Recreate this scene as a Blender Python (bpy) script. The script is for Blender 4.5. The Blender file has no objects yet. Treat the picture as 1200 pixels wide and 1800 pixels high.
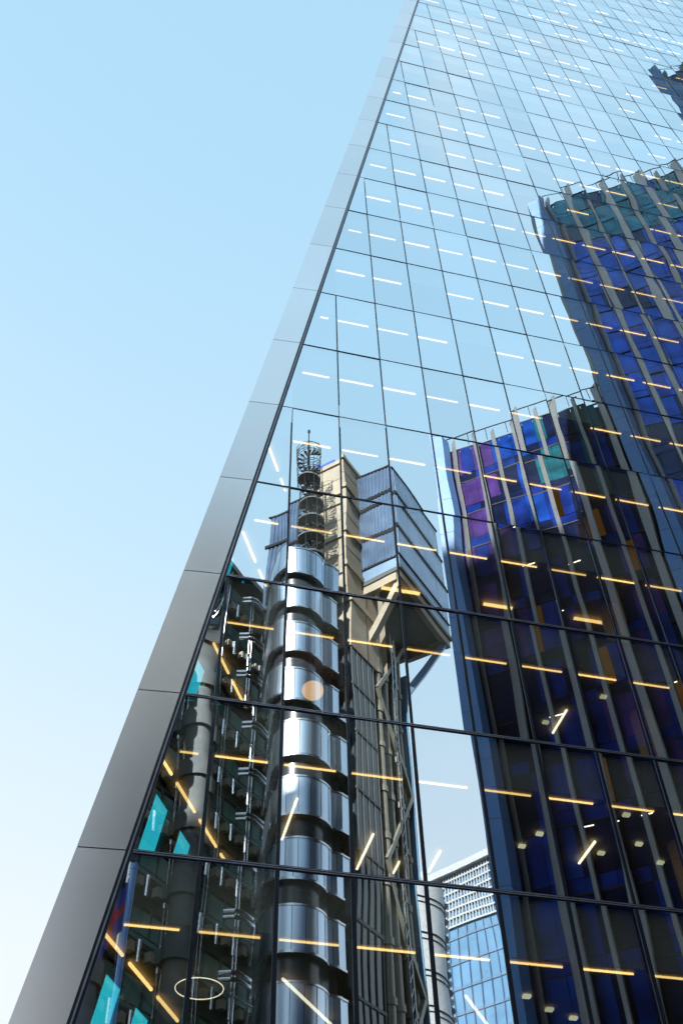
import bpy, bmesh, math, random
from mathutils import Vector, Matrix
random.seed(7)
C = bpy.context.scene
COL = C.collection
R = math.radians

# ------------------------------------------------------------------ camera
CAM = Vector((-1.7057, -17.7875, 1.6))
AX = Vector((0.97202, -0.23419, -0.01841))      # picture right
AY = Vector((0.16584, 0.73963, -0.65226))       # picture down
AZ = Vector((0.16637, 0.63095, 0.75777))        # view direction
cd = bpy.data.cameras.new('camera')
cam = bpy.data.objects.new('camera', cd); COL.objects.link(cam)
cd.sensor_fit = 'VERTICAL'; cd.sensor_height = 36; cd.sensor_width = 24
cd.lens = 36 * 1779.3 / 1800
cd.clip_start = 0.1; cd.clip_end = 6000
cam.matrix_world = Matrix(((AX[0], -AY[0], -AZ[0], CAM[0]), (AX[1], -AY[1], -AZ[1], CAM[1]),
                           (AX[2], -AY[2], -AZ[2], CAM[2]), (0, 0, 0, 1)))
C.camera = cam

# ------------------------------------------------------------------ sky, sun, exposure
SUN_EL, SUN_AZ = R(37), R(-38)                   # azimuth measured from +Y towards +X
w = bpy.data.worlds.new('World'); C.world = w; w.use_nodes = True
nt = w.node_tree; nt.nodes.clear()
sky = nt.nodes.new('ShaderNodeTexSky'); sky.sky_type = 'NISHITA'; sky.sun_disc = False
sky.sun_elevation = SUN_EL; sky.sun_rotation = SUN_AZ
sky.air_density = 1.0; sky.dust_density = 0.6; sky.ozone_density = 1.0
bg = nt.nodes.new('ShaderNodeBackground'); bg.inputs[1].default_value = 0.07
# a thin bright haze veil over the clear sky: pale at the horizon, cyan overhead
tcw = nt.nodes.new('ShaderNodeTexCoord'); sep = nt.nodes.new('ShaderNodeSeparateXYZ')
ramp = nt.nodes.new('ShaderNodeValToRGB'); els = ramp.color_ramp.elements
els[0].position = 0.0; els[0].color = (0.90, 0.93, 0.95, 1); els[1].position = 1.0; els[1].color = (0.43, 0.715, 0.93, 1)
for p_, c_ in ((0.42, (0.85, 0.915, 0.975, 1)), (0.72, (0.57, 0.80, 0.955, 1)), (0.9, (0.46, 0.735, 0.94, 1))):
    e_ = els.new(p_); e_.color = c_
nt.links.new(tcw.outputs['Generated'], sep.inputs[0]); nt.links.new(sep.outputs['Z'], ramp.inputs[0])
veil = nt.nodes.new('ShaderNodeVectorMath'); veil.operation = 'SCALE'; veil.inputs['Scale'].default_value = 1.14 / 0.12
# pale patch added to the sky, imitating sunlight thrown onto the topmost glass
cn_ = nt.nodes.new('ShaderNodeTexNoise'); cn_.inputs['Scale'].default_value = 5.0; cn_.inputs['Detail'].default_value = 6; cn_.inputs['Distortion'].default_value = 1.2
cmp_ = nt.nodes.new('ShaderNodeMapping'); cmp_.inputs['Scale'].default_value = (1, 2.6, 1); cmp_.inputs['Rotation'].default_value = (0, 0, R(20))
nt.links.new(tcw.outputs['Generated'], cmp_.inputs[0]); nt.links.new(cmp_.outputs[0], cn_.inputs['Vector'])
cdot = nt.nodes.new('ShaderNodeVectorMath'); cdot.operation = 'DOT_PRODUCT'; cdot.inputs[1].default_value = Vector((0.22, -0.20, 0.95)).normalized()
nt.links.new(tcw.outputs['Generated'], cdot.inputs[0])
c1 = nt.nodes.new('ShaderNodeMapRange'); c1.interpolation_type = 'SMOOTHSTEP'; c1.inputs[1].default_value = 0.965; c1.inputs[2].default_value = 0.998
nt.links.new(cdot.outputs['Value'], c1.inputs[0])
c2 = nt.nodes.new('ShaderNodeMapRange'); c2.interpolation_type = 'SMOOTHSTEP'; c2.inputs[1].default_value = 0.2; c2.inputs[2].default_value = 0.75; c2.inputs[4].default_value = 0.4
nt.links.new(cn_.outputs['Fac'], c2.inputs[0])
c3 = nt.nodes.new('ShaderNodeMath'); c3.operation = 'MULTIPLY'; nt.links.new(c1.outputs[0], c3.inputs[0]); nt.links.new(c2.outputs[0], c3.inputs[1])
cmix = nt.nodes.new('ShaderNodeMix'); cmix.data_type = 'RGBA'; cmix.inputs['B'].default_value = (0.88, 0.94, 0.97, 1)
nt.links.new(c3.outputs[0], cmix.inputs['Factor']); nt.links.new(ramp.outputs[0], cmix.inputs['A'])
nt.links.new(cmix.outputs['Result'], veil.inputs[0])
mixw = nt.nodes.new('ShaderNodeMix'); mixw.data_type = 'RGBA'; mixw.inputs['Factor'].default_value = 0.86
nt.links.new(sky.outputs[0], mixw.inputs['A']); nt.links.new(veil.outputs[0], mixw.inputs['B'])
ou = nt.nodes.new('ShaderNodeOutputWorld')
nt.links.new(mixw.outputs['Result'], bg.inputs[0]); nt.links.new(bg.outputs[0], ou.inputs[0])
sl = bpy.data.lights.new('sun', 'SUN'); sl.energy = 5.0; sl.angle = R(0.5); sl.color = (1, 0.93, 0.82)
so = bpy.data.objects.new('sun', sl); COL.objects.link(so)
sdir = Vector((math.sin(SUN_AZ) * math.cos(SUN_EL), math.cos(SUN_AZ) * math.cos(SUN_EL), math.sin(SUN_EL)))
so.rotation_euler = sdir.to_track_quat('Z', 'Y').to_euler()
C.view_settings.view_transform = 'Standard'; C.view_settings.look = 'None'
C.view_settings.exposure = 0.78; C.view_settings.gamma = 1
C.render.engine = 'CYCLES'
C.cycles.max_bounces = 10; C.cycles.transparent_max_bounces = 12; C.cycles.glossy_bounces = 6
C.cycles.caustics_reflective = False

# ------------------------------------------------------------------ materials
def mat(name):
    m = bpy.data.materials.new(name); m.use_nodes = True
    return m, m.node_tree, m.node_tree.nodes['Principled BSDF']
def noise(nt, scale, detail=4, vec=None):
    tc = nt.nodes.new('ShaderNodeTexCoord'); mp = nt.nodes.new('ShaderNodeMapping')
    mp.inputs['Scale'].default_value = vec or (1, 1, 1)
    n = nt.nodes.new('ShaderNodeTexNoise'); n.inputs['Scale'].default_value = scale; n.inputs['Detail'].default_value = detail
    nt.links.new(tc.outputs['Object'], mp.inputs[0]); nt.links.new(mp.outputs[0], n.inputs['Vector'])
    return n
def plain(name, col, rough=0.5, metal=0.0, var=0.15, scale=3.0, vec=None, rvar=0.1, spec=0.5, bump=0):
    m, nt, b = mat(name)
    n = noise(nt, scale, 5, vec)
    cr = nt.nodes.new('ShaderNodeValToRGB')
    cr.color_ramp.elements[0].position = 0.3; cr.color_ramp.elements[1].position = 0.7
    cr.color_ramp.elements[0].color = tuple(c * (1 - var) for c in col) + (1,)
    cr.color_ramp.elements[1].color = tuple(min(1, c * (1 + var)) for c in col) + (1,)
    nt.links.new(n.outputs['Fac'], cr.inputs[0]); nt.links.new(cr.outputs[0], b.inputs['Base Color'])
    mr = nt.nodes.new('ShaderNodeMapRange'); mr.inputs[3].default_value = max(0, rough - rvar); mr.inputs[4].default_value = min(1, rough + rvar)
    nt.links.new(n.outputs['Fac'], mr.inputs[0]); nt.links.new(mr.outputs[0], b.inputs['Roughness'])
    b.inputs['Metallic'].default_value = metal; b.inputs['Specular IOR Level'].default_value = spec
    if bump:
        bp = nt.nodes.new('ShaderNodeBump'); bp.inputs['Strength'].default_value = bump; bp.inputs['Distance'].default_value = 0.02
        nt.links.new(n.outputs['Fac'], bp.inputs['Height']); nt.links.new(bp.outputs[0], b.inputs['Normal'])
    return m
def emit(name, col, s):
    m = bpy.data.materials.new(name); m.use_nodes = True; nt = m.node_tree; nt.nodes.clear()
    e = nt.nodes.new('ShaderNodeEmission'); e.inputs[0].default_value = col + (1,); e.inputs[1].default_value = s
    oi = nt.nodes.new('ShaderNodeObjectInfo'); mr = nt.nodes.new('ShaderNodeMapRange'); mr.inputs[3].default_value = s * .62; mr.inputs[4].default_value = s * 1.12
    nt.links.new(oi.outputs['Random'], mr.inputs[0]); nt.links.new(mr.outputs[0], e.inputs[1])
    o = nt.nodes.new('ShaderNodeOutputMaterial'); nt.links.new(e.outputs[0], o.inputs[0])
    return m
def glass(name, tint, refl, f0, f1, rough=0.0, add=False):
    m = bpy.data.materials.new(name); m.use_nodes = True; nt = m.node_tree; nt.nodes.clear()
    g = nt.nodes.new('ShaderNodeBsdfGlossy'); g.inputs['Color'].default_value = refl + (1,); g.inputs['Roughness'].default_value = rough
    t = nt.nodes.new('ShaderNodeBsdfTransparent'); t.inputs[0].default_value = tint + (1,)
    lw = nt.nodes.new('ShaderNodeLayerWeight'); lw.inputs['Blend'].default_value = 0.5
    mr = nt.nodes.new('ShaderNodeMapRange'); mr.inputs[3].default_value = f0; mr.inputs[4].default_value = f1
    nt.links.new(lw.outputs['Facing'], mr.inputs[0])
    if add:                                       # silvered coating: strong mirror with the rooms still showing through
        vm = nt.nodes.new('ShaderNodeVectorMath'); vm.operation = 'SCALE'; vm.inputs[0].default_value = refl
        tc = nt.nodes.new('ShaderNodeTexCoord'); of = nt.nodes.new('ShaderNodeVectorMath'); of.operation = 'ADD'; of.inputs[1].default_value = (0, 50, -12.0105 + 3.8788 * 10)
        sn = nt.nodes.new('ShaderNodeVectorMath'); sn.operation = 'SNAP'; sn.inputs[1].default_value = (1.5, 100, 3.8788)
        wn = nt.nodes.new('ShaderNodeTexWhiteNoise'); wr = nt.nodes.new('ShaderNodeMapRange'); wr.inputs[3].default_value = 0.93; wr.inputs[4].default_value = 1.03
        nt.links.new(tc.outputs['Object'], of.inputs[0]); nt.links.new(of.outputs[0], sn.inputs[0]); nt.links.new(sn.outputs[0], wn.inputs['Vector']); nt.links.new(wn.outputs['Value'], wr.inputs[0])
        ml = nt.nodes.new('ShaderNodeMath'); ml.operation = 'MULTIPLY'; nt.links.new(mr.outputs[0], ml.inputs[0]); nt.links.new(wr.outputs[0], ml.inputs[1])
        nt.links.new(ml.outputs[0], vm.inputs['Scale']); nt.links.new(vm.outputs[0], g.inputs['Color'])
        mx = nt.nodes.new('ShaderNodeAddShader')
        nt.links.new(t.outputs[0], mx.inputs[0]); nt.links.new(g.outputs[0], mx.inputs[1])
    else:
        mx = nt.nodes.new('ShaderNodeMixShader'); nt.links.new(mr.outputs[0], mx.inputs[0])
        nt.links.new(t.outputs[0], mx.inputs[1]); nt.links.new(g.outputs[0], mx.inputs[2])
    o = nt.nodes.new('ShaderNodeOutputMaterial'); nt.links.new(mx.outputs[0], o.inputs[0])
    return m

M = {}
M['glass'] = glass('coated_glass', (0.48, 0.54, 0.54), (0.88, 0.97, 1.02), 0.87, 1.0, 0.0, True)
M['side_glass'] = glass('turquoise_glass', (0.22, 0.95, 1.0), (0.3, 0.5, 0.5), 0.0, 0.2)
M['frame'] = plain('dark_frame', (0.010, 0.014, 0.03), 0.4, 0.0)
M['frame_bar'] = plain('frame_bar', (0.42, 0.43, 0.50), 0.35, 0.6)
M['mid_frame'] = plain('blue_grey_frame', (0.07, 0.13, 0.22), 0.5, 0.0)  # dark frame lightened on upper storeys, imitating reflected sky
M['glint_frame'] = plain('glint_frame', (0.8, 0.82, 0.84), 0.5, 0.0)  # topmost transoms whitened to imitate glints on the bars
M['steel'] = plain('brushed_steel_panel', (1.0, 0.94, 0.93), 0.25, 1.0, 0.03, 0.25, (1, 1, 1), 0.03)
M['ceiling'] = plain('office_ceiling', (0.36, 0.28, 0.19), 0.8, 0, 0.15, 0.8)
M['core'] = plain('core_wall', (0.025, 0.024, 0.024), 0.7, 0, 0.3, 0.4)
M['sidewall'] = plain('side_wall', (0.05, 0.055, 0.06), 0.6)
M['strip'] = emit('warm_strip_light', (1.0, 0.62, 0.20), 1.4)
M['white_strip'] = emit('pale_strip_light', (1.0, 0.84, 0.58), 1.45)
M['dim_light'] = emit('dim_ceiling_light', (1.0, 0.93, 0.55), 0.45)
M['globe'] = emit('globe_light', (1.0, 0.50, 0.14), 0.6)
M['wood'] = plain('timber_column', (0.75, 0.42, 0.14), 0.5, 0, 0.25, 2, (1, 1, 0.1))
nt_ = M['steel'].node_tree; b_ = nt_.nodes['Principled BSDF']
oi = nt_.nodes.new('ShaderNodeObjectInfo'); rr_ = nt_.nodes.new('ShaderNodeMapRange'); rr_.inputs[3].default_value = 0.90; rr_.inputs[4].default_value = 1.0
sc_ = nt_.nodes.new('ShaderNodeVectorMath'); sc_.operation = 'SCALE'
nt_.links.new(oi.outputs['Random'], rr_.inputs[0]); nt_.links.new(b_.inputs['Base Color'].links[0].from_socket, sc_.inputs[0])
nt_.links.new(rr_.outputs[0], sc_.inputs['Scale']); nt_.links.new(sc_.outputs[0], b_.inputs['Base Color'])
# reflected places
M['drum'] = plain('stainless_cladding', (0.52, 0.62, 0.73), 0.33, 1.0, 0.06, 0.6, (6, 6, 0.1), 0.05)
M['shadow_gap'] = plain('dark_glazing', (0.03, 0.036, 0.048), 0.25)
M['conc'] = plain('tan_concrete', (0.43, 0.375, 0.30), 0.8, 0, 0.18, 0.6, None, 0.1, 0.3)
M['grey_conc'] = plain('grey_concrete', (0.15, 0.17, 0.185), 0.8, 0, 0.2, 1.0, None, 0.1, 0.3)
M['rib'] = plain('ribbed_cladding', (0.085, 0.135, 0.23), 0.35, 0.5, 0.15, 0.7)
M['rib_pale'] = plain('pale_cladding', (0.18, 0.28, 0.42), 0.4, 0.4, 0.12, 0.5)
M['blackm'] = plain('black_metal', (0.012, 0.013, 0.016), 0.5, 0.0, 0.15, 3, None, 0.1, 0.15)
M['pipe'] = plain('cream_pipe', (0.26, 0.25, 0.205), 0.45, 0.2)
M['steel_tube'] = plain('steel_tube', (0.55, 0.57, 0.6), 0.25, 1.0)
M['lift_glass'] = plain('lift_glass', (0.02, 0.035, 0.055), 0.08, 0, 0.3, 0.4)
M['green_glass'] = plain('green_glass', (0.20, 0.42, 0.40), 0.15, 0, 0.4, 0.35)
M['bracket'] = plain('pale_bracket', (0.38, 0.36, 0.30), 0.6)
M['dark_struct'] = plain('dark_structure', (0.075, 0.085, 0.09), 0.6, 0, 0.3)
M['fin'] = plain('aluminium_fin', (0.25, 0.255, 0.265), 0.4, 0.0, 0.08, 1, None, 0.05)
M['fin_lit'] = plain('lit_aluminium_fin', (0.60, 0.60, 0.60), 0.35, 0.0, 0.08, 1, None, 0.05)  # lit copy of the fin: brightness put into the colour on the tall block
M['amber'] = emit('amber_glint', (1.0, 0.42, 0.09), 0.045)
M['blue_panel'] = plain('blue_steel_end', (0.11, 0.27, 0.62), 0.4, 0.0, 0.08, 0.3)
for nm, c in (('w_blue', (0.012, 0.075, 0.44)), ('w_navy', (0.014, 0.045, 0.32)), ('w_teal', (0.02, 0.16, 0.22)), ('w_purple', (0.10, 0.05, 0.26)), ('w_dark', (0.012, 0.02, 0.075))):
    M[nm] = plain('tinted_glass_' + nm[2:], tuple(x * .62 for x in c), 0.08, 0.0, 0.5, 0.7, None, 0.04, 0.03)  # wide colour noise imitates uneven reflections in the panes
    M['m' + nm[1:]] = plain('mirror_glass_' + nm[2:], c, 0.1, 0.55, 0.5, 0.7, None, 0.05)
M['white_wall'] = plain('white_cladding', (0.46, 0.48, 0.50), 0.6)
M['bluegl'] = plain('blue_curtain_glass', (0.13, 0.27, 0.44), 0.3, 0.0, 0.15, 0.2)
M['crane'] = plain('blue_paint', (0.03, 0.09, 0.45), 0.4)
M['flag'] = plain('flag_cloth', (0.03, 0.05, 0.30), 0.8)
M['flag_red'] = plain('flag_red', (0.5, 0.02, 0.03), 0.8)
M['asphalt'] = plain('asphalt', (0.05, 0.05, 0.052), 0.9, 0, 0.2, 2)
M['paving'] = plain('paving', (0.28, 0.27, 0.25), 0.85, 0, 0.15, 1.5)

# ------------------------------------------------------------------ mesh helpers
class MB:
    def __init__(s): s.v = []; s.f = []; s.m = []
    def add(s, vs, fs, m=0):
        o = len(s.v); s.v += [tuple(v) for v in vs]
        for f in fs: s.f.append([i + o for i in f]); s.m.append(m)
    def box(s, o, a, b, c, m=0):
        o, a, b, c = map(Vector, (o, a, b, c))
        s.add([o, o + a, o + a + b, o + b, o + c, o + a + c, o + a + b + c, o + b + c],
              [(0, 3, 2, 1), (4, 5, 6, 7), (0, 1, 5, 4), (1, 2, 6, 5), (2, 3, 7, 6), (3, 0, 4, 7)], m)
    def abox(s, x0, x1, y0, y1, z0, z1, m=0): s.box((x0, y0, z0), (x1 - x0, 0, 0), (0, y1 - y0, 0), (0, 0, z1 - z0), m)
    def prism(s, pts, z0, z1, m=0, caps=True):
        n = len(pts)
        vs = [(p[0], p[1], z0) for p in pts] + [(p[0], p[1], z1) for p in pts]
        fs = [(i, (i + 1) % n, n + (i + 1) % n, n + i) for i in range(n)]
        if caps: fs += [tuple(range(n - 1, -1, -1)), tuple(range(n, 2 * n))]
        s.add(vs, fs, m)
    def tube(s, pts, r, n=8, m=0):
        pts = [Vector(p) for p in pts]; rings = []
        for i, p in enumerate(pts):
            d = (pts[min(i + 1, len(pts) - 1)] - pts[max(i - 1, 0)]).normalized()
            u = d.orthogonal() if abs(d.z) > 0.9 else d.cross(Vector((0, 0, 1)))
            if abs(d.z) > 0.9: u = (Vector((1, 0, 0)) - d * d.x)
            u.normalize(); q = d.cross(u)
            rings.append([p + u * (r * math.cos(k * 2 * math.pi / n)) + q * (r * math.sin(k * 2 * math.pi / n)) for k in range(n)])
        vs = [v for g in rings for v in g]; fs = []
        for i in range(len(pts) - 1):
            for k in range(n): fs.append((i * n + k, i * n + (k + 1) % n, (i + 1) * n + (k + 1) % n, (i + 1) * n + k))
        fs += [tuple(range(n - 1, -1, -1)), tuple((len(pts) - 1) * n + k for k in range(n))]
        s.add(vs, fs, m)
    def cyl(s, x, y, r, z0, z1, n=24, m=0):
        s.prism([(x + r * math.cos(2 * math.pi * k / n), y + r * math.sin(2 * math.pi * k / n)) for k in range(n)], z0, z1, m)
    def ring(s, c, r, t, n=40, m=0, a0=0, a1=2 * math.pi):
        full = abs(a1 - a0 - 2 * math.pi) < 1e-6
        pts = [(c[0] + r * math.cos(a0 + (a1 - a0) * k / n), c[1] + r * math.sin(a0 + (a1 - a0) * k / n), c[2]) for k in range(n + 1)]
        s.tube(pts, t, 6, m)
    def build(s, name, mats, parent=None, mir=True, smooth=True, recalc=True):
        """mir: the coordinates are those of the image seen in the glass; the thing stands on the street side, y -> -y"""
        me = bpy.data.meshes.new(name)
        v = [(a, -b, c) for a, b, c in s.v] if mir else s.v
        me.from_pydata(v, [], s.f)
        for m in (mats if isinstance(mats, (list, tuple)) else [mats]): me.materials.append(m)
        me.polygons.foreach_set('material_index', s.m)
        if recalc:
            bm = bmesh.new(); bm.from_mesh(me); bmesh.ops.recalc_face_normals(bm, faces=bm.faces); bm.to_mesh(me); bm.free()
        if smooth:
            me.polygons.foreach_set('use_smooth', [True] * len(me.polygons))
            if smooth is True: me.set_sharp_from_angle(angle=R(32))
        me.update()
        o = bpy.data.objects.new(name, me); COL.objects.link(o)
        if parent is not None: o.parent = parent
        return o
def tag(o, label, cat, group=None):
    o['label'] = label; o['category'] = cat
    if group: o['group'] = group
    return o
def thing(name, label, cat, group=None):
    o = bpy.data.objects.new(name, None); COL.objects.link(o); o.empty_display_size = 0.5
    return tag(o, label, cat, group)
ORD = ['first', 'second', 'third', 'fourth', 'fifth', 'sixth', 'seventh', 'eighth', 'ninth', 'tenth', 'eleventh', 'twelfth', 'thirteenth', 'fourteenth', 'fifteenth', 'sixteenth', 'seventeenth', 'eighteenth', 'nineteenth', 'twentieth', 'twenty-first', 'twenty-second', 'twenty-third', 'twenty-fourth', 'twenty-fifth', 'twenty-sixth', 'twenty-seventh', 'twenty-eighth', 'twenty-ninth', 'thirtieth']
def proj(p):
    d = Vector(p) - CAM; z = d.dot(AZ)
    return (600 + 1779.3 * d.dot(AX) / z, 900 + 1779.3 * d.dot(AY) / z, z)

# ================================================================== the ground
g = MB(); g.abox(-900, 900, -900, 900, -0.3, 0.0); o = g.build('street', M['asphalt'], None, False, False); o['kind'] = 'structure'
g = MB(); g.abox(-60, 60, -9, -0.3, 0.0, 0.12); o = g.build('pavement', M['paving'], None, False, False); o['kind'] = 'structure'

# ================================================================== the glass tower
W, SH, T0 = 1.5, 3.8788, 12.0105
VMIN, VMAX, XR = -3, 43, 50.0
def T(v): return T0 + SH * v
def XE(z): return -1.275 + 0.16 * (z - 12.03)
tower = thing('glass_tower', 'tall mirror glass office tower with a slanting steel edge', 'office tower')
mull_top = {}
for k in range(-3, int(XR / W) + 1):
    z = 12.03 + (W * k + 1.275) / 0.16
    mull_top[k] = min(VMAX, math.floor((z - T0) / SH + 1e-6))
# panes
cells = []
for v in range(VMIN, VMAX):
    ks = [k for k in sorted(mull_top) if mull_top[k] >= v + 1 and W * k > XE(T(v))]
    z0, z1 = T(v) + 0.02, T(v + 1) - 0.02
    if ks: cells.append((v, XE(z0), XE(z1), W * ks[0], W * ks[0], z0, z1))
    for a, b in zip(ks[:-1], ks[1:]): cells.append((v, W * a, W * a, W * b, W * b, z0, z1))
def inframe(q, pad=15): return -pad < q[0] < 1200 + pad and -pad < q[1] < 1800 + pad
def area(c):
    v, l0, l1, r0, r1, z0, z1 = c
    p = [proj((x, 0, z)) for x, z in ((l0, z0), (r0, z0), (r1, z1), (l1, z1))]
    if not any(inframe(q, 0) for q in p): return 0
    p = [(min(1200, max(0, q[0])), min(1800, max(0, q[1]))) for q in p]
    return abs(sum(p[i][0] * p[(i + 1) % 4][1] - p[(i + 1) % 4][0] * p[i][1] for i in range(4))) / 2
cells.sort(key=area, reverse=True)
def pane(mb, c):
    v, l0, l1, r0, r1, z0, z1 = c
    nx, nz = 7, 9
    bul = random.gauss(0.0008, 0.0006); al = random.gauss(0, 0.0023); be = random.gauss(0, 0.0030)
    wv = random.gauss(0, 0.0003); ph = random.uniform(0, 6.28); wx = random.gauss(0, 0.0002)
    vs = []
    for j in range(nz + 1):
        t = j / nz
        for i in range(nx + 1):
            s = i / nx
            l, r = l0 + (l1 - l0) * t, r0 + (r1 - r0) * t
            y = bul * 16 * s * (1 - s) * t * (1 - t) + al * (s - .5) * 1.5 + be * (t - .5) * 3.9 + wv * math.sin(6.28 * t * 1.4 + ph) + wx * math.sin(6.28 * s + 3 * t + ph)
            vs.append((l + (r - l) * s, y, z0 + (z1 - z0) * t))
    n = nx + 1
    mb.add(vs, [(j * n + i, j * n + i + 1, (j + 1) * n + i + 1, (j + 1) * n + i) for j in range(nz) for i in range(nx)])
for c in cells[:99]:
    mb = MB(); pane(mb, c); mb.build('glass_pane', M['glass'], tower, False, 'all', False)
mb = MB()
for c in cells[99:]: pane(mb, c)
o = mb.build('glass_panes', M['glass'], tower, False, 'all', False); o['kind'] = 'stuff'
# mullions and transoms
for k, top in mull_top.items():
    if W * k > XR or top <= VMIN: continue
    mb = MB(); x = W * k
    for v in range(VMIN, top):
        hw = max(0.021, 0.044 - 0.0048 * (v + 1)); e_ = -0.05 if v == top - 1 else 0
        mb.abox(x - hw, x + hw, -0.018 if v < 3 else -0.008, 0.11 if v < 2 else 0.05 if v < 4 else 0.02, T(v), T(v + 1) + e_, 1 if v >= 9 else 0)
    mb.build('mullion', [M['frame'], M['mid_frame']], tower, False, False)
for v in range(VMIN, VMAX + 1):
    z = T(v); mb = MB(); x0 = XE(z)
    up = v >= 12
    h = max(0.019, 0.052 - 0.006 * (v + 1))
    mb.abox(x0, XR, -0.024 if v < 3 else -0.012, 0.12 if v < 2 else 0.06 if v < 4 else 0.025, z - h, z + h)
    if v < 3:
        mb.abox(x0, XR, -0.034, -0.024, z + 0.012, z + 0.03, 1); mb.abox(x0, XR, -0.034, -0.024, z - 0.03, z - 0.012, 1)
    mb.build('transom', [M['glint_frame'] if up else M['mid_frame'] if v >= 8 else M['frame'], M['frame_bar']], tower, False, False)
# steel edge
def slant(mb, a, b, y0, y1, z0, z1, ya=0.0, yb=0.0, m=0):
    """bar that follows the slanting edge; a, b are offsets from the edge of the glass"""
    vs = []
    for z in (z0, z1):
        x = XE(z); vs += [(x + a, y0 + ya, z), (x + b, y0 + yb, z), (x + b, y1 + yb, z), (x + a, y1 + ya, z)]
    mb.add(vs, [(0, 3, 2, 1), (4, 5, 6, 7), (0, 1, 5, 4), (1, 2, 6, 5), (2, 3, 7, 6), (3, 0, 4, 7)], m)
for a, b, y, nm, m in ((-0.055, 0.0, -0.03, 'edge_gasket', 'frame'), (-0.085, -0.055, -0.05, 'edge_bar', 'frame_bar'), (-0.14, -0.085, -0.02, 'edge_gasket', 'frame')):
    mb = MB(); slant(mb, a, b, y, 0.12, T(VMIN), T(VMAX)); mb.build(nm, M[m], tower, False, False)
for v in range(VMIN, VMAX):
    mb = MB(); slant(mb, -1.05, -0.14, -0.03, 0.12, T(v) + 0.012, T(v + 1) - 0.012, 0.07, 0.0)
    mb.build('edge_panel', M['steel'], tower, False, False)
mb = MB(); slant(mb, -1.03, -0.15, 0.0, 0.11, T(VMIN), T(VMAX), 0.07, 0.0); mb.build('edge_backing', M['frame'], tower, False, False)
# floors, core, side wall
SD = Vector((0.463, 0.886, 0))
for v in range(VMIN, VMAX):
    z0, z1 = T(v) + 2.62, T(v + 1) - 0.03
    x = XE(z0) - 0.72
    mb = MB(); mb.prism([(x + .52 * .14, 0.14), (XR, 0.14), (XR, 12), (x + .52 * 12, 12)], z0, z1)
    mb.build('floor_slab', M['ceiling'], tower, False, False)
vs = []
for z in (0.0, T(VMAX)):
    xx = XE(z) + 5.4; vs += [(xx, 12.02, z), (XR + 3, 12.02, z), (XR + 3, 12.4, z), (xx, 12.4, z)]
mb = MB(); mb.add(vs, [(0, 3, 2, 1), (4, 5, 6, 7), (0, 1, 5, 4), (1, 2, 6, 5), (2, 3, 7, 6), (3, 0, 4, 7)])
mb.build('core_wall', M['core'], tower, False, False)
def wallbox(mb, s0, s1, z0, z1, th=0.14):
    vs = []
    nrm = Vector((-SD.y, SD.x, 0))
    for z in (z0, z1):
        b = Vector((XE(z) - 0.85, 0.0, z))
        vs += [b + SD * s0, b + SD * s1, b + SD * s1 + nrm * th, b + SD * s0 + nrm * th]
    mb.add(vs, [(0, 3, 2, 1), (4, 5, 6, 7), (0, 1, 5, 4), (1, 2, 6, 5), (2, 3, 7, 6), (3, 0, 4, 7)])
wall = MB(); wins = []
for v in range(VMIN, VMAX):
    p = (2.12 - 0.35 * (v + 1)) % 1.5
    z0, zh, z1 = T(v), T(v) + 2.52, T(v + 1)
    wallbox(wall, 0.16, 13.3, zh, z1)
    s = 0.16; k = p
    if k < 0.3: k += 1.5
    while k + 0.92 < 13.2:
        wallbox(wall, s, k, z0, zh)
        if v < 3 and k < 6.5: wins.append((k, v))
        else: wallbox(wall, k, k + .92, z0, zh, 0.1)
        s = k + 0.92; k += 1.5
    wallbox(wall, s, 13.3, z0, zh)
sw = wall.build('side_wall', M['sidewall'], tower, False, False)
for k, v in wins:
    mb = MB(); wallbox(mb, k, k + .92, T(v), T(v) + 2.52, 0.03); mb.build('side_window', M['side_glass'], sw, False, False)
cols = []
for v in range(-1, 9):
    for x in (11.5, 20.5, 29.5):
        if x > XE(T(v)) + 4 and inframe(proj((x, 1.5, T(v) + 1.5)), 80): cols.append((x, v))
for x, v in cols:
    mb = MB(); mb.cyl(x, 1.5, 0.30, T(v), T(v) + 2.61, 16); mb.build('interior_column', M['wood'], tower, False)
# strip lights along the glass
G1 = 'warm strip lights along the glass'
cand = []
for v in range(-2, 26):
    z = T(v) + 2.55; n = 0
    for k in range(-3, int(XR / W)):
        x0, x1 = W * k + 0.13, W * k + 1.27
        xm = XE(z) + 0.25
        if x1 < xm + 0.25: continue
        x0 = max(x0, xm); n += 1
        q = [proj((x, 0.3, z)) for x in (x0, x1)]
        if not any(inframe(t, 5) for t in q): continue
        if v > 3 and random.random() < (0.05 if v < 9 else 0.25 if v < 13 else 0.55): continue
        cand.append((q[0][2], v, n, x0, x1, z))
cand.sort()
rest = MB()
rowname = {v: ORD[i] for i, v in enumerate(range(-1, 27))}
for i, (d, v, n, x0, x1, z) in enumerate(cand):
    mb = MB() if i < 285 else rest
    mb.abox(x0, x1, 0.285, 0.32, z + 0.03, z + 0.06)
    if i < 285:
        o = mb.build('strip_light', M['strip'], None, False, False)
        tag(o, 'strip light behind glass, %s lit row up, %s in from the steel edge' % (rowname.get(v, 'first'), ORD[n - 1]), 'ceiling light', G1)
if rest.v:
    o = rest.build('strip_lights', M['strip'], None, False, False); tag(o, 'tiny warm strip lights on the uppermost storeys', 'ceiling light', G1); o['kind'] = 'stuff'
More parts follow.
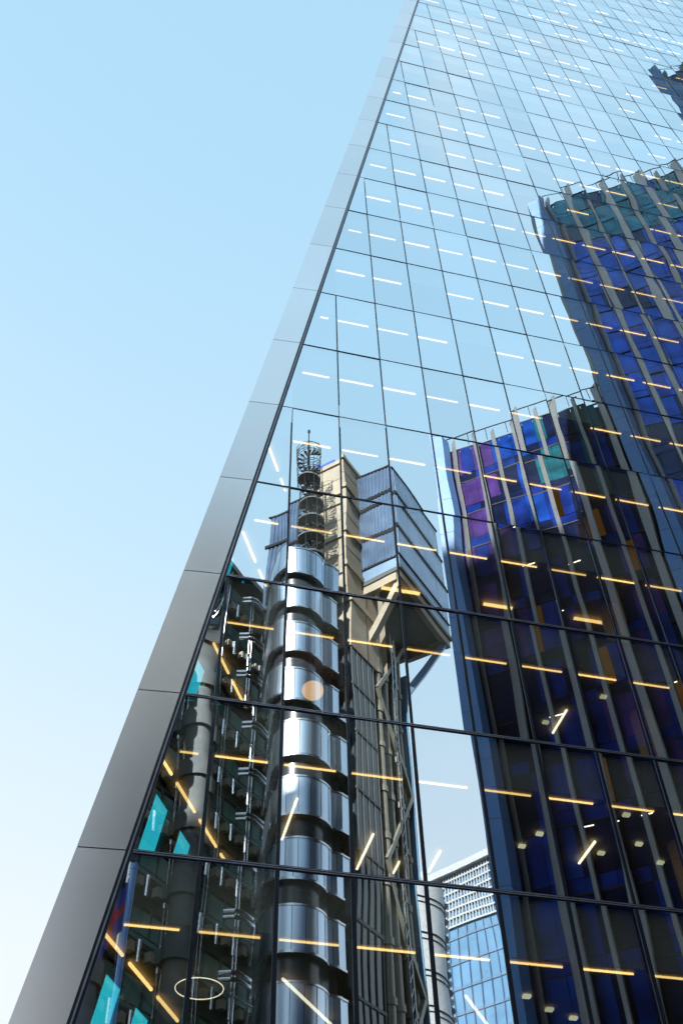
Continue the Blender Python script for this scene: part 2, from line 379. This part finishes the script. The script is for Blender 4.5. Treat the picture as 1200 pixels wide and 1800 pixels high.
# strip lights along the side wall
G2 = 'warm strip lights along the side windows'
for v in range(-1, 4):
    z = T(v) + 2.53; ph = (0.4 - 0.35 * (v + 1)) % 1.5
    for k in range(0, 5):
        s0 = ph + 1.5 * k; s1 = s0 + 1.18
        if s0 < 0.15: s0 = 0.35
        b = Vector((XE(z) - 0.36, 0, z)); p = b + SD * s0
        if s0 > 4.6 or not inframe(proj(p), 0): continue
        mb = MB(); nr = Vector((-SD.y, SD.x, 0)) * 0.05
        mb.box(p, SD * (s1 - s0), nr, (0, 0, 0.05))
        o = mb.build('strip_light', M['strip'], None, False, False)
        tag(o, 'slanting strip light by side windows, %s lit row up, %s from glass corner' % (rowname[v], ORD[k]), 'ceiling light', G2)
# other lights hung in the rooms
G3 = 'pale strip lights deeper in the rooms'
def hung(p0, p1, label, wd=0.05, m='white_strip'):
    p0, p1 = Vector(p0), Vector(p1); d = p1 - p0
    n = Vector((-d.y, d.x, 0)).normalized() * wd
    mb = MB(); mb.box(p0 - n / 2, d, n, (0, 0, 0.04))
    tag(mb.build('strip_light', M[m], None, False, False), label, 'ceiling light', G3)
hung((9.45, 1.67, 18.42), (9.45, 2.7, 18.42), 'pale strip light pointing inward, right of the reflected gap, third lit row up')
hung((9.4, 1.69, 14.54), (9.4, 2.7, 14.54), 'pale strip light pointing inward, far right, second lit row up')
hung((4.18, 2.46, 14.54), (4.18, 4.05, 14.54), 'long pale strip light pointing inward beside the reflected stair tower')
hung((5.1, 3.5, 14.54), (5.1, 4.05, 14.54), 'short pale strip light stub just above the lowest full transom')
hung((5.93, 2.85, 14.54), (5.93, 3.8, 14.54), 'pale strip light pointing inward over the reflected gap of sky')
hung((2.15, 1.42, 14.54), (2.15, 3.13, 14.54), 'pale strip light pointing inward across the reflected steel drums')
hung((1.97, 1.66, 10.62), (3.38, 3.52, 10.62), 'long diagonal strip light at the foot of the reflected steel drums')
hung((5.72, 1.68, 10.62), (6.6, 2.9, 10.62), 'diagonal strip light at the foot of the reflected white drum building')
hung((7.74, 2.0, 22.28), (8.63, 2.0, 22.28), 'warm strip light set back, left end of the reflected finned block', 0.1, 'strip')
hung((10.58, 2.0, 22.28), (11.62, 2.0, 22.28), 'warm strip light set back, middle of the reflected finned block', 0.1, 'strip')
hung((4.64, 2.0, 22.28), (5.79, 2.0, 22.28), 'warm strip light set back, under the reflected ribbed box', 0.1, 'strip')
for x, y, z, r, lb in ((0.43, 2.2, 10.55, 0.47, 'thin glowing ring lamp near the lower left steel edge'),):
    mb = MB(); mb.ring((x, y, z), r, 0.010, 48)
    o = thing('ring_lamp', lb, 'lamp'); mb.build('light_ring', M['white_strip'], o, False)
    mb = MB()
    for a in (0.5, 2.6, 4.7): mb.tube([(x + r * math.cos(a), y + r * math.sin(a), z), (x, y, z + 0.2)], 0.004, 5)
    mb.build('wire', M['frame'], o, False)
o = thing('globe_lamp', 'round orange globe lamp in front of the reflected steel drum', 'lamp')
mb = MB()
gx, gy, gz, gr = 2.45, 1.2, 17.5, 0.27
n1, n2 = 20, 10
vs = [(gx + gr * math.sin(math.pi * j / n2) * math.cos(6.2832 * i / n1), gy + gr * math.sin(math.pi * j / n2) * math.sin(6.2832 * i / n1), gz + gr * 0.85 * math.cos(math.pi * j / n2)) for j in range(n2 + 1) for i in range(n1)]
mb.add(vs, [(j * n1 + i, j * n1 + (i + 1) % n1, (j + 1) * n1 + (i + 1) % n1, (j + 1) * n1 + i) for j in range(n2) for i in range(n1)])
mb.build('lamp_shade', M['globe'], o, False)
mb = MB(); mb.tube([(gx, gy, gz + gr * .8), (gx, gy, T(1) + 2.62)], 0.012, 6); mb.build('cord', M['frame'], o, False)

SPOTS = [
    (7.78, 2.27, 14.57, 'small square ceiling spotlight, leftmost on the second lit row up'),
    (8.0, 1.68, 14.57, 'small square ceiling spotlight, second from left on the second lit row up'),
    (9.68, 0.52, 14.57, 'small square ceiling spotlight, third from left on the second lit row up'),
    (9.76, 2.17, 14.57, 'small square ceiling spotlight, fourth from left on the second lit row up'),
    (10.49, 1.61, 14.57, 'small square ceiling spotlight, fifth from left on the second lit row up'),
    (11.36, 2.28, 14.57, 'small square ceiling spotlight, sixth from left on the second lit row up'),
    (7.01, 1.61, 10.7, 'small square ceiling spotlight, leftmost on the first lit row up'),
    (7.69, 2.1, 10.7, 'small square ceiling spotlight, second from left on the first lit row up'),
    (8.34, 2.39, 10.7, 'small square ceiling spotlight, third from left on the first lit row up'),
    (9.1, 2.31, 18.45, 'small square ceiling spotlight, leftmost on the third lit row up'),
    (10.2, 0.97, 18.45, 'small square ceiling spotlight, second from left on the third lit row up'),
    (11.61, 1.39, 18.45, 'small square ceiling spotlight, third from left on the third lit row up'),
]
G4 = 'small square ceiling spotlights'
for x, y, z, lb in SPOTS:
    mb = MB(); mb.abox(x - .08, x + .08, y - .06, y + .06, z - .02, z + .03)
    tag(mb.build('ceiling_spotlight', M['dim_light'], None, False, False), lb, 'ceiling light', G4)

# ================================================================== across the street: steel-clad building with its services outside
E1, E2 = Vector((0.70, 0.714, 0)), Vector((-0.714, 0.70, 0))
L0 = Vector((14.77, 43.0, 0))
def L(u, v, z=0): return L0 + E1 * u + E2 * v + Vector((0, 0, z))
insb = thing('steel_services_building', 'steel and concrete building with stacked shiny stair drums, reflected left of centre', 'office building')
# stair drums
def drum_outline(r, dx):
    cx, cy = 10.3, 42.3; pts = []
    for k in range(0, 25):
        a = R(170 + k * (335 - 170) / 24); pts.append((cx + r * math.cos(a), cy + r * math.sin(a)))
    x2 = 13.9 - dx
    pts += [(12.75 - dx * .2, 41.45 + dx), (13.2, 41.55 + dx), (x2 - .5, 41.75 + dx), (x2 - .12, 42.0 + dx), (x2, 42.5 + dx), (x2, 46.5), (cx - r + .3, 46.5)]
    return pts
PIT, ZT = 4.75, 66.6
first = None
for i in range(14):
    zt = ZT - PIT * i
    if zt - 2.9 < 0.5: break
    if first is None:
        mb = MB(); mb.prism(drum_outline(2.3, 0), -3.05, 0); 
        first = mb.build('stair_drum', M['drum'], insb)
        mb = MB(); mb.prism(drum_outline(2.35, -0.05), -3.11, -2.95); mb.prism(drum_outline(2.34, -0.04), -0.12, 0.02)
        rim = mb.build('rim', M['steel_tube'], first)
        mb = MB()
        ol = drum_outline(2.312, -0.012)
        for q in range(1, len(ol) - 2, 3):
            a_, b_ = Vector((*ol[q], 0)), Vector((*ol[q + 1], 0)); dd_ = (b_ - a_).normalized()
            mb.box(a_ + Vector((0, 0, -2.95)), dd_ * .035, Vector((dd_.y, -dd_.x, 0)) * .012, (0, 0, 2.8))
        seam = mb.build('seam', M['shadow_gap'], first)
        first.location.z = zt; d = first
        dd = []
    else:
        d = first.copy(); COL.objects.link(d); d.location.z = zt
        r2 = rim.copy(); COL.objects.link(r2); r2.parent = d
        r3 = seam.copy(); COL.objects.link(r3); r3.parent = d
mb = MB(); mb.prism(drum_outline(1.9, 0.7), 0, ZT - 1); mb.build('stair_core', M['shadow_gap'], insb)
# ladder-like side landings between drums
# spiral stair
sx, sy = 11.45, 42.0
sp = MB(); sp.cyl(sx, sy, 0.12, 66, 83.0, 10); sp.tube([(sx, sy, 83), (sx, sy, 85.0)], 0.05, 6)
sp.cyl(sx, sy, 0.12, 84.9, 85.25, 10); so_ = sp.build('spiral_stair', M['blackm'], insb)
tr = MB()
N = 14 * 6
for i in range(N):
    a = i * 2 * math.pi / 14; z = 67 + i * 0.172
    c0, c1 = a, a + 0.43
    c1 = a + 0.26; pts = [(sx + .1 * math.cos(a), sy + .1 * math.sin(a))] + [(sx + 1.05 * math.cos(t), sy + 1.05 * math.sin(t)) for t in (c0, (c0 + c1) / 2, c1)]
    tr.prism(pts, z, z + 0.04)
tr.build('tread', M['grey_conc'], so_)
ra = MB()
for off, rr in ((0.15, 0.03), (0.55, 0.018), (0.8, 0.018), (1.1, 0.03)):
    ra.tube([(sx + 1.1 * math.cos(i * 2 * math.pi / 14), sy + 1.1 * math.sin(i * 2 * math.pi / 14), 67 + i * 0.172 + off) for i in range(N)], rr, 5)
for i in range(0, N, 2):
    a = i * 2 * math.pi / 14; z = 67 + i * .172
    ra.tube([(sx + 1.1 * math.cos(a), sy + 1.1 * math.sin(a), z), (sx + 1.1 * math.cos(a), sy + 1.1 * math.sin(a), z + 1.1)], 0.015, 4)
for k in range(8):
    a = k * math.pi / 4 + .2; ra.tube([(sx + 1.14 * math.cos(a), sy + 1.14 * math.sin(a), 66), (sx + 1.14 * math.cos(a), sy + 1.14 * math.sin(a), 81.5)], 0.025, 5)
for z in (81.0, 81.5, 82.0): ra.ring((sx, sy, z), 1.1, 0.025, 28)
ra.build('railing', M['blackm'], so_)
ld = MB()
for z in (67.6, 69.9, 72.3, 74.7, 77.3):
    ld.prism([(sx + 1.12 * math.cos(R(t)), sy + 1.12 * math.sin(R(t))) for t in range(150, 371, 20)], z, z + 0.16)
ld.build('landing', M['grey_conc'], so_)
# concrete shaft with storey lips
mb = MB(); mb.box(L(0, 0, 58), E1 * 4.8, E2 * 3.6, (0, 0, 24.7))
for z in (82.2, 77.4, 72.6, 67.8, 63.0):
    mb.box(L(-0.16, -0.16, z), E1 * 5.12, E2 * 3.9, (0, 0, 0.55))
for z in (79.9, 75.1, 70.3): mb.box(L(-0.02, -0.02, z), E1 * 4.84, E2 * 3.64, (0, 0, 0.06), 1)
mb.box(L(2.4, -0.03, 58), E1 * 0.08, E2 * 0.03, (0, 0, 24), 1)
mb.build('concrete_shaft', [M['conc'], M['dark_struct']], insb)
mb = MB(); mb.box(L(0.6, 1.2, 82.75), E1 * 1.0, E2 * 3.5, (0, 0, 1.5)); mb.box(L(0.9, 3, 84.2), E1 * .3, E2 * .3, (0, 0, 1.0)); mb.build('roof_crane', M['crane'], insb)
# plant boxes
def ribbed(mb, o, d, nrm, ln, z0, z1, pitch=0.32, dep=0.09, m=0):
    n = max(1, int(ln / pitch))
    for i in range(n):
        mb.box(o + d * (i * ln / n) + Vector((0, 0, z0)) - nrm * 0.01, d * (ln / n * 0.5), nrm * dep, (0, 0, z1 - z0), m)
B0 = Vector((19.45, 42.0, 0))
def plant(o, l1, l2, z0, z1, name, m, pitch=.32):
    mb = MB()
    mb.box(o + Vector((0, 0, z0)), E1 * l1, E2 * l2, (0, 0, z1 - z0))
    ribbed(mb, o, E2, -E1, l2, z0 + .25, z1 - .3, pitch)
    mb.box(o - E1 * .12 - E2 * .12 + Vector((0, 0, z1 - .22)), E1 * (l1 + .24), E2 * (l2 + .24), (0, 0, .2), 1)
    mb.box(o - E1 * .10 - E2 * .10 + Vector((0, 0, z0)), E1 * (l1 + .2), E2 * (l2 + .2), (0, 0, .12), 1)
    for k in range(1, 4): mb.box(o + E1 * (l1 * k / 4) - E2 * .04 + Vector((0, 0, z0 + .15)), E1 * .06, E2 * .06, (0, 0, z1 - z0 - .4), 1)
    r = mb.build(name, [M[m], M['blackm'], M['rib_pale']], insb)
    mb = MB(); mb.box(o - E2 * .035 + E1 * .1 + Vector((0, 0, z0 + .3)), E1 * (l1 - .2), E2 * .03, (0, 0, z1 - z0 - .62)); ribbed(mb, o + E1 * .1 - E2 * .03, E1, -E2, l1 - .2, z0 + .3, z1 - .35, .4, .05)
    mb.build('cladding_panel', M['rib_pale'], r)
plant(B0, 9.6, 5.0, 77.4, 81.55, 'plant_box', 'rib')
plant(B0, 10.1, 5.0, 73.3, 77.35, 'plant_box', 'rib')
plant(B0, 10.5, 5.0, 69.2, 73.25, 'plant_box', 'rib')
mb = MB(); mb.box(B0 + Vector((0, 0, 67.9)), E1 * 10.6, E2 * 5, (0, 0, 1.25)); mb.build('plant_box', M['rib_pale'], insb)
mb = MB(); mb.box(B0 - E1 * .1 - E2 * .1 + Vector((0, 0, 67.4)), E1 * 10.9, E2 * 8, (0, 0, .45)); mb.build('soffit_deck', M['dark_struct'], insb)
mb = MB()
for q in (0.1, 7.3): mb.box(B0 + E2 * q + Vector((0, 0, 66.5)), E1 * 10.6, E2 * .5, (0, 0, .88))
mb.box(B0 + E2 * .7 + Vector((0, 0, 66.5)), E1 * .5, E2 * 6.5, (0, 0, .88)); mb.box(B0 + E1 * 10 + E2 * .7 + Vector((0, 0, 66.5)), E1 * .5, E2 * 6.5, (0, 0, .88))
mb.build('edge_beam', M['conc'], insb)
def beam(mb, p, q, a=0.5, m=0):
    p, q = Vector(p), Vector(q); d = (q - p); n = d.normalized(); u = n.cross(Vector((0, 0, 1))).normalized() * a; w_ = n.cross(u).normalized() * a
    mb.box(p - u / 2 - w_ / 2, d, u, w_, m)
mb = MB(); beam(mb, B0 + E2 * .5 + E1 * .5 + Vector((0, 0, 66.6)), L(3.2, 0.3, 60.5), 0.6); mb.build('strut', M['conc'], insb)
mb = MB(); beam(mb, B0 + E2 * .5 + E1 * 10 + Vector((0, 0, 66.6)), L(9.2, 0.6, 58), 0.6); mb.build('strut', M['rib_pale'], insb)
mb = MB(); beam(mb, B0 + E2 * 3 + E1 * .6 + Vector((0, 0, 66.6)), L(5.5, 0.2, 58.5), 0.45); mb.build('strut', M['conc'], insb)
# boxes left of the stair
plant(Vector((10.3, 48.4, 0)), 6, 2.4, 66, 80.3, 'plant_box', 'rib')
plant(Vector((12.6, 46.1, 0)), 6, 3.1, 66, 82.0, 'plant_box', 'rib')
mb = MB()
for z in (75.4, 70.6):
    mb.box(Vector((12.7, 46.0, z)), E2 * 6, -E1 * .16, (0, 0, .35))
mb.build('cladding_band', M['blackm'], insb)
# lift shaft, service core, pipes, bracing
mb = MB(); mb.box(L(0.1, 0.1, 0), E1 * 3.4, E2 * 3.4, (0, 0, 57.9))
for k in range(5): mb.box(L(0.1 + k * .8, 0.02, 0), E1 * .07, E2 * .07, (0, 0, 57.9), 1)
for k in range(4): mb.box(L(0.02, 0.3 + k * .9, 0), E1 * .07, E2 * .07, (0, 0, 57.9), 1)
for z in range(4, 57, 5): mb.box(L(0.03, 0.03, z), E1 * 3.45, E2 * 3.45, (0, 0, .22), 1)
mb.build('lift_shaft', [M['lift_glass'], M['dark_struct']], insb)
mb = MB(); mb.box(L(3.6, 1.4, 0), E1 * 5.2, E2 * 5, (0, 0, 66.5))
for z in range(3, 66, 4): mb.box(L(3.5, 0.9, z), E1 * 5.5, E2 * 1, (0, 0, .5))
mb.build('service_core', M['dark_struct'], insb)
for u, v, r in ((4.3, 0.3, 0.34), (5.6, 0.5, 0.42), (7.0, 0.3, 0.34), (8.3, 0.6, 0.30)):
    mb = MB(); p = L(u, v); mb.cyl(p.x, p.y, r, 0, 63, 14)
    for z in range(2, 62, 4): mb.cyl(p.x, p.y, r + .09, z, z + .5, 14)
    mb.build('service_pipe', M['pipe'], insb)
mb = MB()
for i in range(7):
    z = 8 + i * 8; s = 1 if i % 2 else -1
    a, b = L(3.7, 0.0, z), L(8.8, 0.2, z + 8)
    if s > 0: a, b = L(3.7, 0.0, z + 8), L(8.8, 0.2, z)
    beam(mb, a, b, 0.35)
mb.build('cross_brace', M['pipe'], insb)
mb = MB()
for u in (6.2, 6.7):
    p = L(u, -0.1); mb.tube([(p.x, p.y, 0), (p.x, p.y, 64)], 0.06, 6)
for z in range(0, 64, 1):
    a, b = L(6.2, -.1, z), L(6.7, -.1, z + 1); mb.tube([a, b], 0.035, 5)
mb.build('ladder_truss', M['steel_tube'], insb)
mb = MB(); mb.box(L(8.9, 0.0, 20), E1 * .12, E2 * 2.2, (0, 0, 41)); mb.build('glass_screen', M['bluegl'], insb)
# office block with walkways at the left
A0 = Vector((4.34, 48.0, 0)); NA = -E2
def A(s, n, z): return A0 + E1 * s + NA * n + Vector((0, 0, z))
mb = MB(); mb.box(A(-16, -9, 0), E1 * 24, NA * 9, (0, 0, 68.3)); mb.build('office_block', M['dark_struct'], insb)
FP = 4.2
nf = 16
gl = MB(); sb = MB(); rl = MB(); br = MB(); cn = MB(); td = MB()
for f in range(nf):
    z = 1.7 + f * FP
    sb.box(A(-16, 0, z), E1 * 23.6, NA * 0.42, (0, 0, .55)); sb.box(A(-16, .42, z + .3), E1 * 23.6, NA * .2, (0, 0, .1))
    
    for k in range(26): gl.box(A(-16 + k * .925, 0.02, z + .9), E1 * .87, NA * (.16 + .02 * (k % 2)), (0, 0, 1.9))
    sb.box(A(-16, 0.02, z + 3.0), E1 * 23.6, NA * 0.28, (0, 0, .16))
    for q in (0.55, 0.95): rl.tube([A(-16, .6, z + q), A(7.6, .6, z + q)], 0.05, 5)
    for k in range(13):
        s = -15.6 + k * 1.85
        br.box(A(s, .42, z - .45), E1 * .42, NA * .5, (0, 0, .62))
        p = A(s + .9, .75, z - .3); cn.cyl(p.x, p.y, .17, z - .9, z + .5, 10)
        sb.box(A(s + .2, .35, z + 1.25), E1 * .1, NA * .1, (0, 0, 1.8))
for k in range(7):
    s = -14.7 + k * 3.7
    for ds in (0, .35): rl.tube([A(s + ds, .8, 0), A(s + ds, .8, 68)], 0.05, 5)
    for q in range(0, 68): rl.tube([A(s, .8, q), A(s + .35, .8, q)], 0.03, 4)
blk = sb.build('walkway', M['dark_struct'], insb)
gl.build('window_band', M['green_glass'], insb); rl.build('handrail', M['steel_tube'], insb)
br.build('bracket', M['bracket'], insb); cn.build('canister', M['steel_tube'], insb)
mb = MB(); mb.box(A(-16, -.3, 68.3), E1 * 24, NA * 1.9, (0, 0, .6)); mb.build('roof_edge', M['grey_conc'], insb)
for f in range(1, nf, 1):
    z = 1.7 + f * FP + 1.2
    mb = MB()
    for dz in (0, .45):
        mb.tube([A(5.6, .9, z + dz), A(4.6, 1.7, z + dz + .05), A(3.2, 1.8, z + dz), A(2.6, 1.6, z + dz - .1), A(2.2, 1.0, z + dz - .15)], 0.15, 10)
    mb.build('duct', M['steel_tube'], insb)
for s, n in ((-3.6, 2.2), (-11.0, 2.2)):
    mb = MB(); p = A(s, n, 0); mb.cyl(p.x, p.y, .80, 0, 64, 20)
    for f in range(nf - 1):
        z = 1.7 + f * FP; mb.cyl(p.x, p.y, 1.0, z - .6, z + .7, 20); mb.box(A(s - .35, .2, z - .4), E1 * .7, NA * 1.9, (0, 0, .9))
    mb.build('column', M['grey_conc'], insb)

# flagpole on the street
fp = thing('flagpole', 'slim steel flagpole with a blue flag, reflected at the lower left', 'flagpole')
fx, fy = -0.52, 22.0
mb = MB(); mb.tube([(fx, fy, 0), (fx, fy, 24.0)], 0.13, 12); mb.cyl(fx, fy, .15, 24.0, 24.25, 12); mb.build('pole', M['blue_panel'], fp)
mb = MB()
n = 10; vs = []; 
for j in range(6):
    for i in range(n + 1): vs.append((fx - .12 - i * .09, fy + .10 * math.sin(i * 1.3 + j * .5), 23.5 - j * .42 - i * .16))
mb.add(vs, [(j * (n + 1) + i, j * (n + 1) + i + 1, (j + 1) * (n + 1) + i + 1, (j + 1) * (n + 1) + i) for j in range(5) for i in range(n)])
for k in range(len(mb.m)):
    if (k // n) == 2 or k % n == 4: mb.m[k] = 1
mb.build('flag', [M['flag'], M['flag_red']], fp)

# ================================================================== across the street: stepped building with fins
wil = thing('finned_stepped_building', 'stepped blue glass office building with vertical fins, reflected at the right', 'office building')
GL = ['w_blue', 'w_navy', 'w_teal', 'w_purple', 'w_dark']
def finned(p, q, zt, end, rail, weights, floor=3.9, lit=False, pitch=1.7, back=None, fl=0.5, gk='w'):
    p, q = Vector((*p, 0)), Vector((*q, 0)); d = (q - p); ln = d.length; d.normalize()
    n = Vector((d.y, -d.x, 0))                    # towards the glass tower
    bv = Vector((*back, 0)) if back else -n * 9
    mb = MB(); mb.prism([(e_.x, e_.y) for e_ in (p - n * .55, q - n * .55, q + bv, p + bv)], 0, zt - .3); mb.build('building_body', M['w_dark'], wil)
    nb = int(ln / pitch); pal = {}; gm = MB(); fr = MB(); lt = MB()
    for i in range(nb):
        for f in range(int(zt / floor)):
            z1 = zt - f * floor; z0 = z1 - floor
            if (i // 2, f // 3) not in pal: pal[(i // 2, f // 3)] = random.choices(range(5), weights if f < 5 or gk == 'm' else (2.5, 4, .3, 2.2, 3))[0]  # lower storeys lean to darker tints, standing in for shade on the same glass
            if gk == 'm':
                key = ('m', i // 4, f // 3)
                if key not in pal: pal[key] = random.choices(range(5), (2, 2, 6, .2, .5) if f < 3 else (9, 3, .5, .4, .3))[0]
                pal[(i // 2, f // 3)] = pal[key]
            mi = pal[(i // 2, f // 3)] if random.random() < .8 else random.choice((1, 4))
            mj = mi if gk == 'm' or random.random() < .7 else random.choice((1, 4))
            o = p + d * (i * pitch) - n * .5
            jit = n * random.uniform(0, .06)
            gm.box(o + jit + Vector((0, 0, z0 + .9)), d * (pitch * .5 - .03), n * .04, (0, 0, floor - .95), mi)
            gm.box(o + n * random.uniform(0, .06) + d * pitch * .5 + Vector((0, 0, z0 + .9)), d * (pitch * .5 - .03), n * .04, (0, 0, floor - .95), mj)
            gm.box(o + jit + Vector((0, 0, z0 + .05)), d * (pitch - .03), n * .05, (0, 0, .8), (mi if gk == 'm' else random.choice((1, 4))))
            if lit and f in (3, 4, 5, 7, 9, 12) and i > 1 and random.random() < 0.5:
                lt.box(o + n * .12 + d * random.uniform(.1, .5) + Vector((0, 0, z1 - .35)), d * random.uniform(.4, .9), n * .03, (0, 0, .05))
    if lit:
        am = MB()  # glowing amber panels added over the glazing to imitate warm glints
        for i, f, wd_ in ((4, 2, .5), (5, 3, .7), (6, 4, .5), (5, 5, .4), (4, 6, .6), (6, 7, .7), (2, 5, .35), (3, 8, .4), (5, 9, .6)):
            am.box(p + d * (i * pitch + .5) - n * .43 + Vector((0, 0, zt - (f + 1) * floor + .9)), d * wd_, n * .02, (0, 0, floor - 1.1))
        am.build('amber_glint_panel', M['amber'], wil, True, False)
    for f in range(int(zt / floor)): fr.box(p - n * .5 + Vector((0, 0, zt - f * floor - .06)), d * ln, n * .10, (0, 0, .1))
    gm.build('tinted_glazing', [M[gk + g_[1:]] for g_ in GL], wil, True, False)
    fr.build('floor_line', M['blackm'], wil, True, False)
    if lt.v: lt.build('lit_ceiling_strip', M['white_strip'], wil, True, False)
    fd = (d * math.cos(R(48)) + n * math.sin(R(48)))
    fn = Vector((fd.y, -fd.x, 0))
    for i in range(nb + 1):
        o = p + d * (i * pitch + .35) - n * .42
        mb = MB(); mb.box(o + Vector((0, 0, 1)), fd * (fl * (1.35 if i % 2 else .8)), fn * .10, (0, 0, zt + (1.5 if i % 2 else 0.9) - 1))
        mb.build('fin', M['fin_lit'] if gk == 'm' else M['fin'], wil, True, False)
    mb = MB(); mb.tube([p + Vector((0, 0, zt + rail)), q + Vector((0, 0, zt + rail))], 0.05, 6)
    for i in range(nb + 1):
        o = p + d * (i * pitch); mb.tube([o + Vector((0, 0, zt - .3)), o + Vector((0, 0, zt + rail))], 0.03, 5)
    mb.build('roof_rail', M['blackm'], wil)
    # steel end: faceted column of panels
    mb = MB(); pts = [Vector((*e_, 0)) for e_ in end]
    nst = int((zt + .8) / floor) + 1
    for f in range(nst):
        z1 = zt + .6 - f * floor; z0 = max(0, z1 - floor + .035)
        mb.prism([(e_.x, e_.y) for e_ in pts], z0, z1)
    mb.prism([(e_.x * .97 + pts[0].x * .03, e_.y * .97 + pts[0].y * .03 + .03) for e_ in pts], 0, zt, 1)
    mb.build('end_column', [M['blue_panel'], M['blackm']], wil, True, False)
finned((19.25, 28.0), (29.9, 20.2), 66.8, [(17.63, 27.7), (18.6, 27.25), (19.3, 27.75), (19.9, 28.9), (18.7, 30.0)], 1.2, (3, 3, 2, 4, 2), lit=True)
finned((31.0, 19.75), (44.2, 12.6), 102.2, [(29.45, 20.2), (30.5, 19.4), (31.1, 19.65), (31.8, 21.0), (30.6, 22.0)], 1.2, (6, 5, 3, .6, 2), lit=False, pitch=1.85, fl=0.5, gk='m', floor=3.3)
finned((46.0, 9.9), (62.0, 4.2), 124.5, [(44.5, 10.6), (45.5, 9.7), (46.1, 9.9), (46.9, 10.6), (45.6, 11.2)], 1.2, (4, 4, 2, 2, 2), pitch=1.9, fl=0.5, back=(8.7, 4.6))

# unseen stone tower added beyond the steel edge, shaped to shade the lower street
nb_ = thing('unseen_stone_tower', 'unseen stone office tower left of the picture, added to shade the street', 'office building')
mb = MB(); mb.abox(-104, -43, 60.2, 70, 0, 138); mb.build('tower_wall', M['grey_conc'], nb_, False, False)
mb = MB()
for z in range(4, 137, 4): mb.abox(-104, -43, 60.12, 60.2, z, z + 2.2)
mb.build('window_band', M['lift_glass'], nb_, False, False)
mb = MB()
for x in range(-103, -43, 3): mb.abox(x - .25, x + .25, 59.9, 60.12, 0, 138)
mb.build('pier', M['grey_conc'], nb_, False, False)

# ================================================================== far buildings seen in the gap
dr = thing('white_round_building', 'white round building with ruffled rings, reflected low between the towers', 'office building')
DX, DY, DR, DZ = 41.5, 116.6, 5.9, 77.0
mb = MB(); mb.cyl(DX, DY, DR, 0, DZ, 56)
mb.build('round_wall', M['white_wall'], dr)
mb = MB()
for i in range(14):
    z = DZ - 3 - i * 5.0
    mb.ring((DX, DY, z), DR + .03, 0.11, 56); mb.ring((DX, DY, z - .8), DR + .03, 0.08, 56)
mb.build('ring_band', M['blackm'], dr)
mb = MB()
for i in range(56):
    z = DZ - 1.5 - i * 1.2
    pts = []
    for k in range(21):
        a = R(-80 + k * 8.5); rr = 1.9 if k % 2 else 1.35
        pts.append((DX + 4.9 + rr * math.cos(a), DY + .3 + rr * math.sin(a)))
    mb.prism(pts, z, z + .38, i % 2)
mb.build('ruffle', [M['grey_conc'], M['white_wall']], dr)
la = thing('lattice_glass_building', 'pale glass building with a white lattice top, reflected low between the towers', 'office building')
p, d = Vector((54.6, 150.8, 0)), Vector((.56, -.828, 0)); n = Vector((d.y, -d.x, 0))
LH = 99.0
mb = MB(); mb.box(p - n * 18, d * 36, n * 18, (0, 0, LH)); mb.build('glass_wall', M['bluegl'], la)
mb = MB()
for i in range(25): mb.box(p + d * i * 1.5 + n * .02, d * .14, n * .14, (0, 0, LH))
for z in range(1, int(LH) - 12, 4): mb.box(p + n * .02 + Vector((0, 0, z)), d * 36, n * .10, (0, 0, .5), 1)
mb.build('glazing_bar', [M['rib'], M['rib_pale']], la)
mb = MB()
for i in range(60): mb.box(p + d * i * .6 + n * .15 + Vector((0, 0, LH - 12)), d * .16, n * .2, (0, 0, 12))
for z in range(8): mb.box(p + n * .15 + Vector((0, 0, LH - 12 + z * 1.55)), d * 36.2, n * .22, (0, 0, .3))
mb.box(p - d * .3 - n * .3 + Vector((0, 0, LH)), d * 37, n * 1.4, (0, 0, 1.3))
mb.build('lattice', M['white_wall'], la)
